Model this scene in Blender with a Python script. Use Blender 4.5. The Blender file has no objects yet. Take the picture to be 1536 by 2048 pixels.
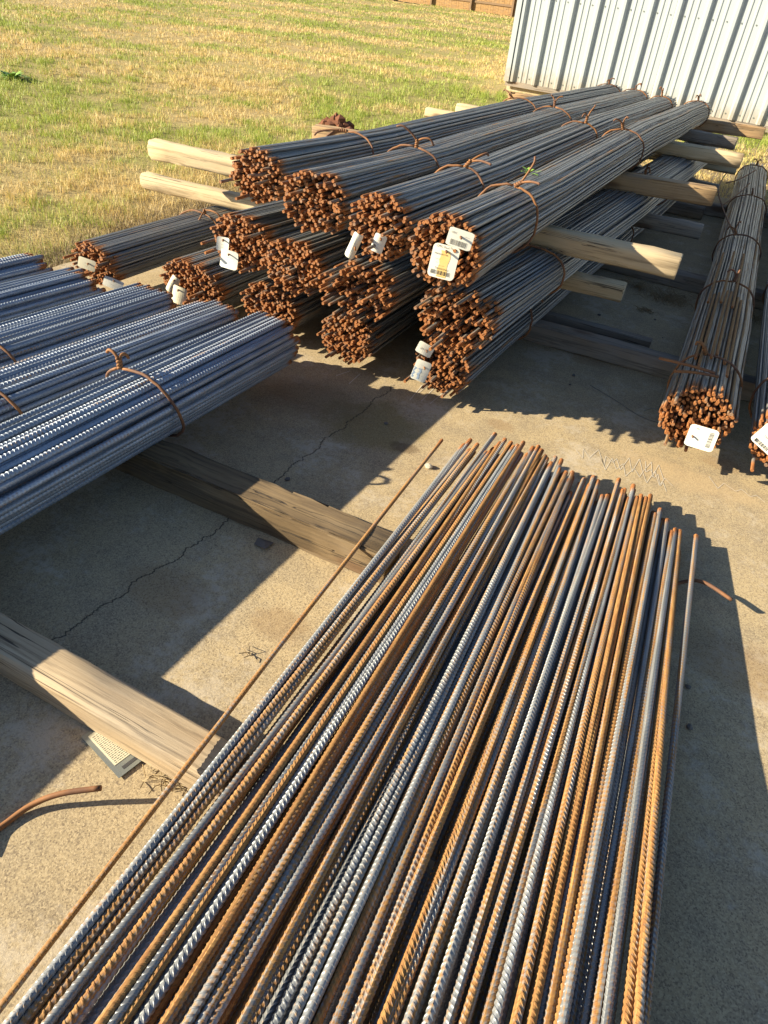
import bpy, math, random
import numpy as np
from mathutils import Vector, Matrix

random.seed(7); rng = np.random.default_rng(7)
scene = bpy.context.scene
col = scene.collection
PI = math.pi

# ------------------------------------------------------------------ camera
CAM_H = 1.35
FPX = 1360.0
def cam_axes(pitch, roll, yaw):
    p, r, w = (math.radians(a) for a in (pitch, roll, yaw))
    fwd = Vector((math.sin(w)*math.cos(p), math.cos(w)*math.cos(p), -math.sin(p)))
    right = Vector((math.cos(w), -math.sin(w), 0)); down = fwd.cross(right)
    return (math.cos(r)*right + math.sin(r)*down, -math.sin(r)*right + math.cos(r)*down, fwd)
RX, DN, FW = cam_axes(38.5, -6.6, -23.1)
cd = bpy.data.cameras.new('camera'); cam = bpy.data.objects.new('camera', cd); col.objects.link(cam)
cd.sensor_fit = 'HORIZONTAL'; cd.sensor_width = 36.0; cd.lens = FPX/1536.0*36.0
cd.clip_start = 0.02; cd.clip_end = 600
m = Matrix((RX, -DN, -FW)).transposed().to_4x4(); m.translation = (0, 0, CAM_H)
cam.matrix_world = m
scene.camera = cam
def at(px, py, z=0.0):
    """point of the plane z seen at a pixel of the photograph: used to measure the place"""
    d = RX*(px-768) + DN*(py-1024) + FW*FPX
    t = (z-CAM_H)/d.z
    return Vector((0, 0, CAM_H)) + d*t

def at_y(px, py, y):
    d = RX*(px-768) + DN*(py-1024) + FW*FPX
    return Vector((0, 0, CAM_H)) + d*(y/d.y)

# ------------------------------------------------------------------ light
SUN = Vector((2.1, 1.1, -1.0)).normalized()          # the way the light travels
w = bpy.data.worlds.new('World'); scene.world = w; w.use_nodes = True
nt = w.node_tree; nt.nodes.clear()
sky = nt.nodes.new('ShaderNodeTexSky'); sky.sky_type = 'NISHITA'; sky.sun_disc = False
sky.sun_elevation = math.asin(-SUN.z); sky.sun_rotation = math.atan2(-SUN.x, -SUN.y)
sky.air_density = 1.0; sky.dust_density = 0.6; sky.ozone_density = 2.2
bg = nt.nodes.new('ShaderNodeBackground'); bg.inputs['Strength'].default_value = 0.055
wo = nt.nodes.new('ShaderNodeOutputWorld')
nt.links.new(sky.outputs[0], bg.inputs[0]); nt.links.new(bg.outputs[0], wo.inputs[0])
sl = bpy.data.lights.new('sun', 'SUN'); sl.energy = 5.0; sl.angle = math.radians(0.5); sl.color = (1.0, 0.88, 0.64)
so = bpy.data.objects.new('sun', sl); col.objects.link(so)
so.rotation_euler = SUN.to_track_quat('-Z', 'Y').to_euler(); so.location = (-6, -4, 6)
scene.view_settings.view_transform = 'Standard'; scene.view_settings.look = 'None'
scene.view_settings.exposure = 1.4; scene.view_settings.gamma = 1.0
scene.view_settings.use_curve_mapping = False
scene.cycles.max_bounces = 4; scene.cycles.glossy_bounces = 2; scene.cycles.diffuse_bounces = 3

# ------------------------------------------------------------------ materials
class NT:
    def __init__(s, name):
        s.m = bpy.data.materials.new(name); s.m.use_nodes = True; s.t = s.m.node_tree
        s.b = s.t.nodes['Principled BSDF']
    def n(s, typ, **kw):
        nd = s.t.nodes.new(typ)
        for k, v in kw.items(): setattr(nd, k, v)
        return nd
    def l(s, a, b): s.t.links.new(a, b)
    def put(s, sock, v):
        if hasattr(v, 'links'): s.l(v, sock)
        else: sock.default_value = v
    def math(s, op, a, b=0.0, c=0.0, clamp=False):
        nd = s.n('ShaderNodeMath', operation=op, use_clamp=clamp)
        for i, v in enumerate((a, b, c)): s.put(nd.inputs[i], v)
        return nd.outputs[0]
    def step(s, v, lo, hi):
        nd = s.n('ShaderNodeMapRange', interpolation_type='SMOOTHSTEP')
        s.put(nd.inputs[0], v); s.put(nd.inputs[1], lo); s.put(nd.inputs[2], hi)
        return nd.outputs[0]
    def mix(s, f, a, b):
        nd = s.n('ShaderNodeMix', data_type='RGBA')
        s.put(nd.inputs[0], f)
        for i, v in ((6, a), (7, b)):
            if isinstance(v, tuple): v = (*v, 1.0)
            s.put(nd.inputs[i], v)
        return nd.outputs[2]
    def noise(s, vec, scale, detail=4, rough=0.55):
        nd = s.n('ShaderNodeTexNoise'); s.l(vec, nd.inputs['Vector'])
        nd.inputs['Scale'].default_value = scale; nd.inputs['Detail'].default_value = detail
        nd.inputs['Roughness'].default_value = rough
        return nd.outputs['Fac']
    def map(s, vec, scale=(1, 1, 1), loc=(0, 0, 0), rot=(0, 0, 0)):
        nd = s.n('ShaderNodeMapping'); s.l(vec, nd.inputs[0])
        s.put(nd.inputs[1], loc); nd.inputs[2].default_value = rot; nd.inputs[3].default_value = scale
        return nd.outputs[0]
    def pos(s): return s.n('ShaderNodeNewGeometry').outputs['Position']
    def obj(s): return s.n('ShaderNodeTexCoord').outputs['Object']
    def rnd(s): return s.n('ShaderNodeObjectInfo').outputs['Random']
    def xyz(s, v):
        nd = s.n('ShaderNodeSeparateXYZ'); s.l(v, nd.inputs[0]); return nd.outputs
    def bump(s, h, strength=0.3, dist=0.01):
        nd = s.n('ShaderNodeBump'); s.l(h, nd.inputs['Height'])
        nd.inputs['Strength'].default_value = strength; nd.inputs['Distance'].default_value = dist
        s.l(nd.outputs[0], s.b.inputs['Normal'])
    def out(s, color=None, rough=None, metal=None):
        if color is not None: s.put(s.b.inputs['Base Color'], (*color, 1.0) if isinstance(color, tuple) else color)
        if rough is not None: s.put(s.b.inputs['Roughness'], rough)
        if metal is not None: s.put(s.b.inputs['Metallic'], metal)
        return s.m

def shift(n, vec, r, k=37.0):
    """offset a coordinate by a per-object amount so that alike pieces do not share a pattern"""
    c = n.n('ShaderNodeCombineXYZ'); o = n.math('MULTIPLY', r, k)
    for i in range(3): n.l(o, c.inputs[i])
    a = n.n('ShaderNodeVectorMath', operation='ADD'); n.l(vec, a.inputs[0]); n.l(c.outputs[0], a.inputs[1])
    return a.outputs[0]

def mat_bar(name, steel, rust_bias, end_len, rib=None, rough=0.42, ribh=0.25, metal=0.75, own=False):
    """mill-scale steel with rust: UV.x metres from the cut end, UV.y once round the bar"""
    n = NT(name); uv = n.n('ShaderNodeUVMap').outputs[0]; r = n.rnd()
    u, v, _ = n.xyz(uv)
    ang = n.math('MULTIPLY', v, 2*PI)
    cmb = n.n('ShaderNodeCombineXYZ'); n.l(u, cmb.inputs[0])
    n.l(n.math('MULTIPLY', n.math('COSINE', ang), 0.05), cmb.inputs[1]); n.l(n.math('MULTIPLY', n.math('SINE', ang), 0.05), cmb.inputs[2])
    p = shift(n, cmb.outputs[0], r)
    long_ = n.noise(n.map(p, (4.5, 16, 16)), 1.0, 6, 0.68)
    fine = n.noise(n.map(p, (30, 60, 60)), 1.0, 3, 0.6)
    blot = n.noise(n.map(p, (9, 18, 18)), 1.0, 4, 0.65)
    r2 = n.math('FRACT', n.math('MULTIPLY', r, 7.31))
    r3 = n.math('FRACT', n.math('MULTIPLY', r, 23.7))
    k = n.math('ADD', n.math('MULTIPLY', long_, 1.15), n.math('MULTIPLY', n.math('SUBTRACT', blot, 0.42), 0.45))
    k = n.math('ADD', k, n.math('MULTIPLY', n.math('SUBTRACT', fine, 0.5), 0.35))
    k = n.math('ADD', k, n.math('MULTIPLY', n.math('SUBTRACT', r2, 0.5), 0.34))
    k = n.math('ADD', k, rust_bias)
    if own:
        oc = n.xyz(n.n('ShaderNodeObjectInfo').outputs['Color'])        # each loose bar has its own amount of rust
        k = n.math('ADD', k, n.math('SUBTRACT', oc[0], 0.5))
    if rib:
        # rust sits in the grooves between the ribs
        ph = n.math('FRACT', n.math('DIVIDE', u, rib))
        k = n.math('ADD', k, n.math('MULTIPLY', n.math('SUBTRACT', n.math('ABSOLUTE', n.math('SUBTRACT', ph, 0.5)), 0.25), 0.25))
    rust = n.step(k, 0.47, 0.72)
    e = n.math('ADD', n.math('DIVIDE', u, end_len), n.math('MULTIPLY', n.math('SUBTRACT', blot, 0.5), 1.4))
    e = n.math('ADD', e, n.math('MULTIPLY', n.math('SUBTRACT', r3, 0.5), 0.9))
    endm = n.math('SUBTRACT', 1.0, n.step(e, 0.15, 1.0))
    rust = n.math('MAXIMUM', rust, endm)
    cA = n.mix(blot, (0.15, 0.06, 0.022), (0.31, 0.135, 0.034))
    cB = n.mix(n.step(fine, 0.35, 0.7), cA, (0.37, 0.21, 0.07))
    cE = n.mix(n.step(fine, 0.3, 0.75), (0.17, 0.058, 0.018), (0.46, 0.185, 0.052))
    cB = n.mix(endm, cB, cE)
    st = n.mix(n.step(blot, 0.35, 0.7), steel, tuple(min(1, c*1.55) for c in steel))
    st = n.mix(n.math('MULTIPLY', r3, 0.5), st, tuple(c*0.55 for c in steel))
    n.out(n.mix(rust, st, cB), n.math('ADD', rough, n.math('MULTIPLY', rust, 0.35)), n.math('MULTIPLY', n.math('SUBTRACT', 1.0, rust), metal))
    h = n.math('MULTIPLY', fine, 0.25)
    if not rib:
        uu = n.math('ADD', u, n.math('MULTIPLY', n.math('ABSOLUTE', n.math('SUBTRACT', v, 0.5)), 0.012))
        w_ = n.math('PINGPONG', uu, 0.0046)
        h = n.math('ADD', h, n.math('MULTIPLY', n.step(w_, 0.0018, 0.0032), 1.0))
        n.bump(h, ribh, 0.0012)
    else:
        n.bump(h, 0.25, 0.001)
    return n.m

M = {}
M['bar_stack'] = mat_bar('stacked bar steel', (0.24, 0.24, 0.235), -0.25, 0.065, None, 0.42, 0.5, 0.5)
M['bar_pale'] = mat_bar('weathered bar steel', (0.28, 0.265, 0.235), -0.10, 0.09, None, 0.42, 0.35, 0.5)
M['bar_blue'] = mat_bar('fresh bar steel', (0.27, 0.31, 0.375), -0.31, 0.035, 0.0125, 0.52, metal=0.62)
M['bar_loose'] = mat_bar('loose bar steel', (0.25, 0.26, 0.27), 0.02, 0.05, 0.0108, 0.47, metal=0.45, own=True)

def mat_wire():
    n = NT('rusty wire'); p = shift(n, n.obj(), n.rnd()); a = n.noise(p, 60, 4); b = n.noise(p, 9, 2)
    return n.out(n.mix(n.step(b, 0.38, 0.62), n.mix(a, (0.10, 0.045, 0.025), (0.20, 0.10, 0.06)), n.mix(a, (0.20, 0.08, 0.028), (0.32, 0.145, 0.05))), 0.75, 0.1)
M['wire'] = mat_wire()

def mat_wood(name, c0, c1, c2, grey, bump=0.35):
    """sawn timber: grain runs along the local X axis"""
    n = NT(name); r = n.rnd(); o = n.obj(); p = shift(n, o, r, 11.0)
    warp = n.noise(n.map(p, (1.5, 7, 7)), 1.0, 3)
    x, y, z = n.xyz(p)
    rings = n.math('ADD', n.math('MULTIPLY', n.math('ADD', y, n.math('MULTIPLY', z, 0.7)), 75.0), n.math('MULTIPLY', warp, 9.0))
    g = n.math('MULTIPLY', n.math('ADD', n.math('SINE', rings), 1.0), 0.5)
    fib = n.noise(n.map(p, (3.5, 110, 110)), 1.0, 6, 0.7)
    blot = n.noise(n.map(p, (3, 9, 9)), 1.0, 4)
    c = n.mix(n.math('MULTIPLY', g, 0.55), c0, c1)
    c = n.mix(n.math('MULTIPLY', n.step(fib, 0.35, 0.75), 0.6), c, c2)
    c = n.mix(n.math('MULTIPLY', n.step(n.noise(n.map(p, (2, 60, 60), loc=(7, 2, 5)), 1.0, 5, 0.7), 0.50, 0.66), 0.7), c, tuple(q*.5 for q in c1))
    c = n.mix(n.math('MULTIPLY', n.step(blot, 0.42, 0.68), grey), c, (0.24, 0.215, 0.19))
    knot = n.n('ShaderNodeTexVoronoi'); n.l(n.map(p, (2.6, 9, 9)), knot.inputs['Vector']); knot.inputs['Scale'].default_value = 1.0
    kd = n.math('SUBTRACT', 1.0, n.step(knot.outputs['Distance'], 0.10, 0.24))
    c = n.mix(n.math('MULTIPLY', kd, 0.75), c, (0.13, 0.07, 0.035))
    # drying cracks: thin dark lines along the grain
    cw = n.noise(n.map(p, (0.5, 34, 34), loc=(3.3, 1.7, 0.4)), 1.0, 3, 0.5)
    ck = n.math('SUBTRACT', 1.0, n.step(n.math('ABSOLUTE', n.math('SUBTRACT', cw, 0.44)), 0.003, 0.010))
    ck = n.math('MULTIPLY', ck, n.step(n.noise(n.map(p, (1.3, 5, 5)), 1.0, 3), 0.46, 0.56))
    c = n.mix(n.math('MULTIPLY', ck, 0.85), c, (0.035, 0.024, 0.018))
    n.out(c, 0.82)
    h = n.math('SUBTRACT', n.math('ADD', n.math('MULTIPLY', fib, 0.6), n.math('MULTIPLY', g, 0.25)), n.math('MULTIPLY', ck, 1.5))
    n.bump(h, bump, 0.004)
    return n.m
M['wood_pale'] = mat_wood('pale sawn pine', (0.46, 0.35, 0.225), (0.32, 0.22, 0.125), (0.56, 0.44, 0.30), 0.35, 0.7)
M['wood_cream'] = mat_wood('cream peeled pine', (0.58, 0.45, 0.275), (0.44, 0.31, 0.165), (0.64, 0.51, 0.33), 0.2, 0.6)
M['wood_gold'] = mat_wood('golden sawn pine', (0.42, 0.275, 0.14), (0.31, 0.175, 0.08), (0.48, 0.33, 0.18), 0.25, 0.5)
M['wood_grey'] = mat_wood('weathered pine', (0.28, 0.225, 0.175), (0.18, 0.14, 0.105), (0.36, 0.30, 0.24), 0.6, 0.6)
M['wood_dark'] = mat_wood('old dark oak sleeper', (0.17, 0.115, 0.06), (0.09, 0.058, 0.032), (0.27, 0.185, 0.09), 0.1, 1.0)
M['wood_fence'] = mat_wood('cedar fence board', (0.36, 0.21, 0.08), (0.28, 0.15, 0.055), (0.42, 0.26, 0.11), 0.2)

def mat_concrete():
    n = NT('exposed aggregate concrete'); p = n.pos(); x, y, z = n.xyz(p)
    vo = n.n('ShaderNodeTexVoronoi'); n.l(p, vo.inputs['Vector']); vo.inputs['Scale'].default_value = 330
    vc, vd, ve = n.xyz(vo.outputs['Color'])
    big = n.noise(p, 1.3, 5, 0.6); mid = n.noise(p, 8, 6, 0.68); fin = n.noise(p, 170, 5, 0.75); gr = n.noise(p, 45, 5, 0.75)
    c = n.mix(n.step(big, 0.35, 0.65), (0.45, 0.34, 0.19), (0.38, 0.29, 0.17))
    c = n.mix(n.math('MULTIPLY', n.step(mid, 0.40, 0.68), 0.65), c, (0.23, 0.185, 0.13))
    c = n.mix(n.math('MULTIPLY', n.step(vc, 0.2, 0.9), 0.6), c, (0.56, 0.445, 0.275))
    c = n.mix(n.math('MULTIPLY', n.step(vd, 0.72, 0.90), 0.6), c, (0.15, 0.11, 0.075))
    c = n.mix(n.math('MULTIPLY', n.step(fin, 0.50, 0.70), 0.6), c, (0.17, 0.13, 0.09))
    c = n.mix(n.math('MULTIPLY', n.step(gr, 0.56, 0.74), 0.45), c, (0.19, 0.155, 0.12))
    # pale laitance
    pl = n.noise(n.map(p, (1, 1, 1), loc=(4.2, 9.1, 0)), 3.1, 5, 0.7)
    c = n.mix(n.math('MULTIPLY', n.step(n.math('ADD', pl, n.math('MULTIPLY', n.math('SUBTRACT', gr, 0.5), 0.5)), 0.50, 0.70), 0.6), c, (0.54, 0.465, 0.365))
    def stain(cx, cy, rx, ry, colr, amt):
        nonlocal c
        dx = n.math('DIVIDE', n.math('SUBTRACT', x, cx), rx); dy = n.math('DIVIDE', n.math('SUBTRACT', y, cy), ry)
        d = n.math('ADD', n.math('MULTIPLY', dx, dx), n.math('MULTIPLY', dy, dy))
        d = n.math('ADD', d, n.math('MULTIPLY', n.math('SUBTRACT', mid, 0.5), 2.4))
        c = n.mix(n.math('MULTIPLY', n.math('SUBTRACT', 1.0, n.step(d, 0.2, 1.1)), amt), c, colr)
    a = at(740, 850); stain(a.x, a.y, 0.22, 0.20, (0.17, 0.125, 0.03), 0.55)
    a = at(810, 895); stain(a.x, a.y, 0.06, 0.04, (0.10, 0.06, 0.03), 0.6)
    a = at(640, 800); stain(a.x, a.y, 0.25, 0.16, (0.14, 0.10, 0.05), 0.45)
    a = at(1380, 960); stain(a.x, a.y, 0.30, 0.10, (0.50, 0.36, 0.20), 0.4)
    for px_, py_, r_ in ((1450, 930, .10), (1000, 850, .07), (560, 1250, .10), (330, 1180, .16), (1180, 720, .12), (1480, 1330, .2)):
        a = at(px_, py_); stain(a.x, a.y, r_, r_*.6, (0.22, 0.12, 0.05), 0.35)
    # two long cracks
    def crack(pts, wd):
        nonlocal c
        tot = None
        for (x0, y0), (x1, y1) in zip(pts, pts[1:]):
            t = n.math('DIVIDE', n.math('SUBTRACT', y, y0), (y1-y0))
            inside = n.math('MULTIPLY', n.math('GREATER_THAN', t, 0.0), n.math('LESS_THAN', t, 1.0))
            cx = n.math('ADD', x0, n.math('MULTIPLY', t, x1-x0))
            wob = n.math('ADD', n.math('MULTIPLY', n.math('SUBTRACT', n.noise(n.map(p, (0, 1, 0)), 9, 4, 0.7), 0.5), 0.10),
                         n.math('MULTIPLY', n.math('SUBTRACT', n.noise(n.map(p, (0, 1, 0)), 90, 3, 0.7), 0.5), 0.012))
            d = n.math('ABSOLUTE', n.math('SUBTRACT', n.math('SUBTRACT', x, cx), wob))
            k = n.math('MULTIPLY', inside, n.math('SUBTRACT', 1.0, n.step(d, wd*0.35, wd)))
            tot = k if tot is None else n.math('MAXIMUM', tot, k)
        return tot
    P = lambda *q: [(at(*a).x, at(*a).y) for a in q]
    ck = crack(P((60, 1310), (440, 1055), (590, 930), (790, 770)), 0.0032)
    ck2 = crack(P((640, 740), (760, 790), (800, 815)), 0.0016)
    ck = n.math('MAXIMUM', ck, n.math('MULTIPLY', ck2, 0.0))
    c = n.mix(n.math('MULTIPLY', ck, 0.8), c, (0.03, 0.024, 0.018))
    n.out(c, 0.9)
    h = n.math('SUBTRACT', n.math('ADD', n.math('MULTIPLY', gr, 0.8), n.math('MULTIPLY', fin, 0.7)), n.math('MULTIPLY', ck, 4.0))
    n.bump(h, 0.5, 0.0022)
    return n.m
M['concrete'] = mat_concrete()

def lawn_patch(n, p):
    a = n.noise(p, 0.33, 4, 0.55); b = n.noise(p, 1.1, 4, 0.6); s = n.noise(n.map(p, (0.25, 1.2, 1), rot=(0, 0, 0.35)), 0.5, 3)
    k = n.math('ADD', n.math('ADD', n.math('MULTIPLY', a, 0.9), n.math('MULTIPLY', b, 0.5)), n.math('MULTIPLY', s, 0.5))
    return n.step(k, 0.82, 1.09)
def mat_soil():
    n = NT('lawn soil and thatch'); p = n.pos(); g = lawn_patch(n, p); f = n.noise(p, 40, 5, 0.7); f2 = n.noise(p, 6, 4)
    c = n.mix(g, (0.46, 0.34, 0.15), (0.28, 0.27, 0.06))
    c = n.mix(n.step(f, 0.4, 0.7), c, (0.22, 0.155, 0.06))
    x, y, z = n.xyz(p)
    edge = n.math('SUBTRACT', 1.0, n.step(n.math('ADD', n.math('MULTIPLY', n.math('ADD', x, 3.0), -1.0), n.math('MULTIPLY', f2, -0.35)), 0.02, 0.28))
    c = n.mix(n.math('MULTIPLY', edge, 0.8), c, (0.20, 0.145, 0.10))
    n.out(c, 1.0); n.bump(f, 0.8, 0.02); return n.m
def mat_grass():
    n = NT('mown lawn grass'); p = n.pos(); g = lawn_patch(n, p)
    at_ = n.n('ShaderNodeAttribute', attribute_name='tint').outputs['Fac']
    gm = n.step(n.math('ADD', g, n.math('MULTIPLY', n.math('SUBTRACT', at_, 0.5), 1.1)), 0.30, 0.75)
    r2 = n.math('FRACT', n.math('MULTIPLY', at_, 13.7))
    dry = n.mix(r2, (0.76, 0.60, 0.29), (0.62, 0.46, 0.18))
    grn = n.mix(r2, (0.46, 0.50, 0.10), (0.27, 0.36, 0.06))
    n.out(n.mix(gm, dry, grn), 0.6)
    n.b.inputs['Subsurface Weight'].default_value = 0.0
    tr = n.n('ShaderNodeBsdfTranslucent'); n.l(n.b.inputs['Base Color'].links[0].from_socket, tr.inputs[0])
    ms = n.n('ShaderNodeMixShader'); ms.inputs[0].default_value = 0.3
    n.l(n.b.outputs[0], ms.inputs[1]); n.l(tr.outputs[0], ms.inputs[2])
    n.l(ms.outputs[0], n.t.nodes['Material Output'].inputs[0]); return n.m
M['soil'] = mat_soil(); M['grass'] = mat_grass()

def mat_plain(name, c0, c1, rough=0.6, scale=20, metal=0.0):
    n = NT(name); f = n.noise(shift(n, n.obj(), n.rnd()), scale, 4, 0.6)
    n.out(n.mix(f, c0, c1), rough, metal); n.bump(f, 0.2, 0.002); return n.m
M['straw'] = mat_plain('dry straw', (0.34, 0.25, 0.13), (0.20, 0.14, 0.075), 0.8)
M['leaf'] = mat_plain('green leaf', (0.16, 0.30, 0.04), (0.30, 0.46, 0.08), 0.5)
M['paper'] = mat_plain('tag paper', (0.80, 0.78, 0.68), (0.72, 0.70, 0.62), 0.6, 30)
M['paper_old'] = mat_plain('weathered tag paper', (0.66, 0.62, 0.46), (0.56, 0.51, 0.38), 0.7, 30)
M['ink'] = mat_plain('black ink', (0.03, 0.03, 0.035), (0.05, 0.05, 0.055), 0.7)
M['ochre'] = mat_plain('ochre paint', (0.72, 0.46, 0.10), (0.80, 0.62, 0.30), 0.6, 45)
M['bluepaint'] = mat_plain('blue paint', (0.22, 0.32, 0.48), (0.40, 0.50, 0.62), 0.6, 45)
M['plate'] = mat_plain('zinc plate', (0.22, 0.24, 0.23), (0.30, 0.32, 0.30), 0.45, 20, 0.6)
M['stone'] = mat_plain('pale pebble', (0.50, 0.46, 0.38), (0.38, 0.34, 0.28), 0.8)
M['darkstone'] = mat_plain('dark grit', (0.10, 0.09, 0.085), (0.17, 0.15, 0.13), 0.8)
M['clay'] = mat_plain('red clay clods', (0.20, 0.075, 0.035), (0.12, 0.045, 0.025), 0.95, 14)
M['scuff'] = mat_plain('pale scratch in concrete', (0.70, 0.64, 0.54), (0.56, 0.50, 0.42), 0.9, 60)
M['steelpost'] = mat_plain('fence post', (0.25, 0.16, 0.09), (0.18, 0.11, 0.06), 0.8)
def mat_wall():
    n = NT('white painted metal sheet'); p = n.pos(); x, y, z = n.xyz(p)
    f = n.noise(p, 3, 5); s = n.noise(n.map(p, (9, 9, 0.6)), 1.0, 4, 0.6)
    c = n.mix(n.math('MULTIPLY', s, 0.25), (0.40, 0.445, 0.485), (0.34, 0.375, 0.40))
    low = n.math('SUBTRACT', 1.0, n.step(n.math('ADD', z, n.math('MULTIPLY', n.noise(p, 11, 5, 0.7), -0.42)), -0.13, 0.20))
    c = n.mix(n.math('MULTIPLY', low, 0.75), c, (0.34, 0.29, 0.22))
    n.out(c, 0.35); n.bump(f, 0.05, 0.02); return n.m
M['wall'] = mat_wall()
M['roofsheet'] = mat_plain('white roof sheet', (0.7, 0.72, 0.72), (0.62, 0.64, 0.64), 0.4, 3)

# ------------------------------------------------------------------ helpers
def mesh_obj(name, verts, faces, mat, parent=None, uvs=None, smooth=False):
    me = bpy.data.meshes.new(name); me.from_pydata(verts, [], faces); me.materials.append(mat)
    if uvs is not None:
        ul = me.uv_layers.new(name='UVMap'); li = np.zeros(len(me.loops), dtype=np.int32); me.loops.foreach_get('vertex_index', li)
        ul.data.foreach_set('uv', np.asarray(uvs, dtype=np.float32)[li].ravel())
    if smooth: me.polygons.foreach_set('use_smooth', [True]*len(me.polygons))
    me.update()
    o = bpy.data.objects.new(name, me); col.objects.link(o)
    if parent is not None: o.parent = parent
    return o
def tag(o, label, cat, group=None):
    o['label'] = label; o['category'] = cat
    if group: o['group'] = group
    return o
def structure(o): o['kind'] = 'structure'; return o
def stuff(o): o['kind'] = 'stuff'; return o
def empty(name, loc=(0, 0, 0)):
    o = bpy.data.objects.new(name, None); o.empty_display_size = 0.05; o.location = loc; col.objects.link(o); return o
class MB:
    """collects shapes for one mesh"""
    def __init__(s): s.v = []; s.f = []
    def box(s, x0, x1, y0, y1, z0, z1):
        b = len(s.v); s.v += [(x, y, z) for z in (z0, z1) for y in (y0, y1) for x in (x0, x1)]
        s.f += [tuple(b+i for i in q) for q in ((0, 2, 3, 1), (4, 5, 7, 6), (0, 1, 5, 4), (2, 6, 7, 3), (0, 4, 6, 2), (1, 3, 7, 5))]
        return s
    def tube(s, pts, r, sides=8, caps=True, taper=None):
        pts = [Vector(p) for p in pts]; b = len(s.v); n = len(pts); up = None
        for i, p in enumerate(pts):
            d = (pts[min(i+1, n-1)] - pts[max(i-1, 0)]).normalized()
            if up is None:
                up = d.orthogonal().normalized()
            up = (up - d*up.dot(d)).normalized(); sd = d.cross(up)
            rr = r*(taper[i] if taper else 1)
            for k in range(sides):
                a = 2*PI*k/sides; s.v.append(tuple(p + (up*math.cos(a)+sd*math.sin(a))*rr))
        for i in range(n-1):
            for k in range(sides):
                k2 = (k+1) % sides
                s.f.append((b+i*sides+k, b+i*sides+k2, b+(i+1)*sides+k2, b+(i+1)*sides+k))
        if caps:
            s.f.append(tuple(b+k for k in reversed(range(sides)))); s.f.append(tuple(b+(n-1)*sides+k for k in range(sides)))
        return s
    def build(s, name, mat, parent=None, smooth=False): return mesh_obj(name, s.v, s.f, mat, parent, None, smooth)
def spline(ctrl, n):
    """Catmull-Rom through the control points"""
    c = [Vector(p) for p in ctrl]; c = [2*c[0]-c[1]] + c + [2*c[-1]-c[-2]]; out = []
    segs = len(c)-3
    for i in range(n+1):
        t = i/n*segs; k = min(int(t), segs-1); t -= k; a, b, d, e = c[k:k+4]
        out.append(0.5*((2*b) + (d-a)*t + (2*a-5*b+4*d-e)*t*t + (3*b-a-3*d+e)*t**3))
    return out

# ------------------------------------------------------------------ setting
def slab():
    # slab with a slightly broken edge towards the lawn
    x0, x1, y0, y1 = -3.0, 4.5, -5.0, 7.35
    left = [(x0 + 0.025*math.sin(y*7.1) + 0.02*random.uniform(-1, 1), y) for y in np.linspace(y0, y1, 120)]
    back = [(x, y1 + 0.02*random.uniform(-1, 1)) for x in np.linspace(x0, x1, 60)][1:]
    loop = left + back + [(x1, y0)]
    n = len(loop)
    v = [(x, y, 0.0) for x, y in loop] + [(x, y, -0.12) for x, y in loop]
    f = [tuple(reversed(range(n)))] + [(i, (i+1) % n, n+(i+1) % n, n+i) for i in range(n)]
    o = mesh_obj('concrete_pavement', v, f, M['concrete']); structure(o); return o
pave = slab()
def ground():
    xs = np.concatenate([[-300, -120, -60], np.linspace(-40, 30, 71), [60, 120, 300]])
    ys = np.concatenate([[-120, -40, -10], np.linspace(-4, 60, 65), [90, 150, 400]])
    v = []; f = []
    for j, y in enumerate(ys):
        for i, x in enumerate(xs):
            on = (-3.6 < x < 5.2) and (-6 < y < 8)
            v.append((x, y, -0.05 if on else -0.035 + 0.03*math.sin(x*0.9+1)*math.sin(y*0.7) ))
    nx = len(xs)
    for j in range(len(ys)-1):
        for i in range(nx-1): f.append((j*nx+i, j*nx+i+1, (j+1)*nx+i+1, (j+1)*nx+i))
    return structure(mesh_obj('lawn_ground', v, f, M['soil'], smooth=True))
ground()
def gz(x, y): return -0.035 + 0.03*np.sin(x*0.9+1)*np.sin(y*0.7)

def blades(name, X, Y, Z, Hh, W, lean, mat, tint):
    """one triangle pair per blade, bent over"""
    n = len(X); a = rng.uniform(0, 2*PI, n); la = rng.uniform(0, 2*PI, n)
    dx, dy = np.cos(a)*W, np.sin(a)*W; lx, ly = np.cos(la)*lean*Hh, np.sin(la)*lean*Hh
    V = np.zeros((n, 5, 3))
    V[:, 0] = np.stack([X-dx, Y-dy, Z], 1); V[:, 1] = np.stack([X+dx, Y+dy, Z], 1)
    V[:, 2] = np.stack([X-dx*.7+lx*.35, Y-dy*.7+ly*.35, Z+Hh*.6], 1); V[:, 3] = np.stack([X+dx*.7+lx*.35, Y+dy*.7+ly*.35, Z+Hh*.6], 1)
    V[:, 4] = np.stack([X+lx, Y+ly, Z+Hh*np.sqrt(np.clip(1-lean*lean*.6, .1, 1))], 1)
    b = np.arange(n)[:, None]*5
    tri = np.concatenate([b+[0, 1, 3], b+[0, 3, 2], b+[2, 3, 4]], 1).reshape(-1)
    me = bpy.data.meshes.new(name); me.vertices.add(n*5); me.vertices.foreach_set('co', V.ravel())
    nf = n*3; me.loops.add(nf*3); me.loops.foreach_set('vertex_index', tri.astype(np.int32))
    me.polygons.add(nf); me.polygons.foreach_set('loop_start', np.arange(0, nf*3, 3, dtype=np.int32))
    me.materials.append(mat)
    at_ = me.attributes.new('tint', 'FLOAT', 'POINT'); at_.data.foreach_set('value', np.repeat(tint, 5).astype(np.float32))
    me.update(calc_edges=True)
    o = bpy.data.objects.new(name, me); col.objects.link(o); return o
def on_slab(X, Y, pad=0.0): return (X > -3.0+pad) & (X < 4.5) & (Y < 7.35-pad)
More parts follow.
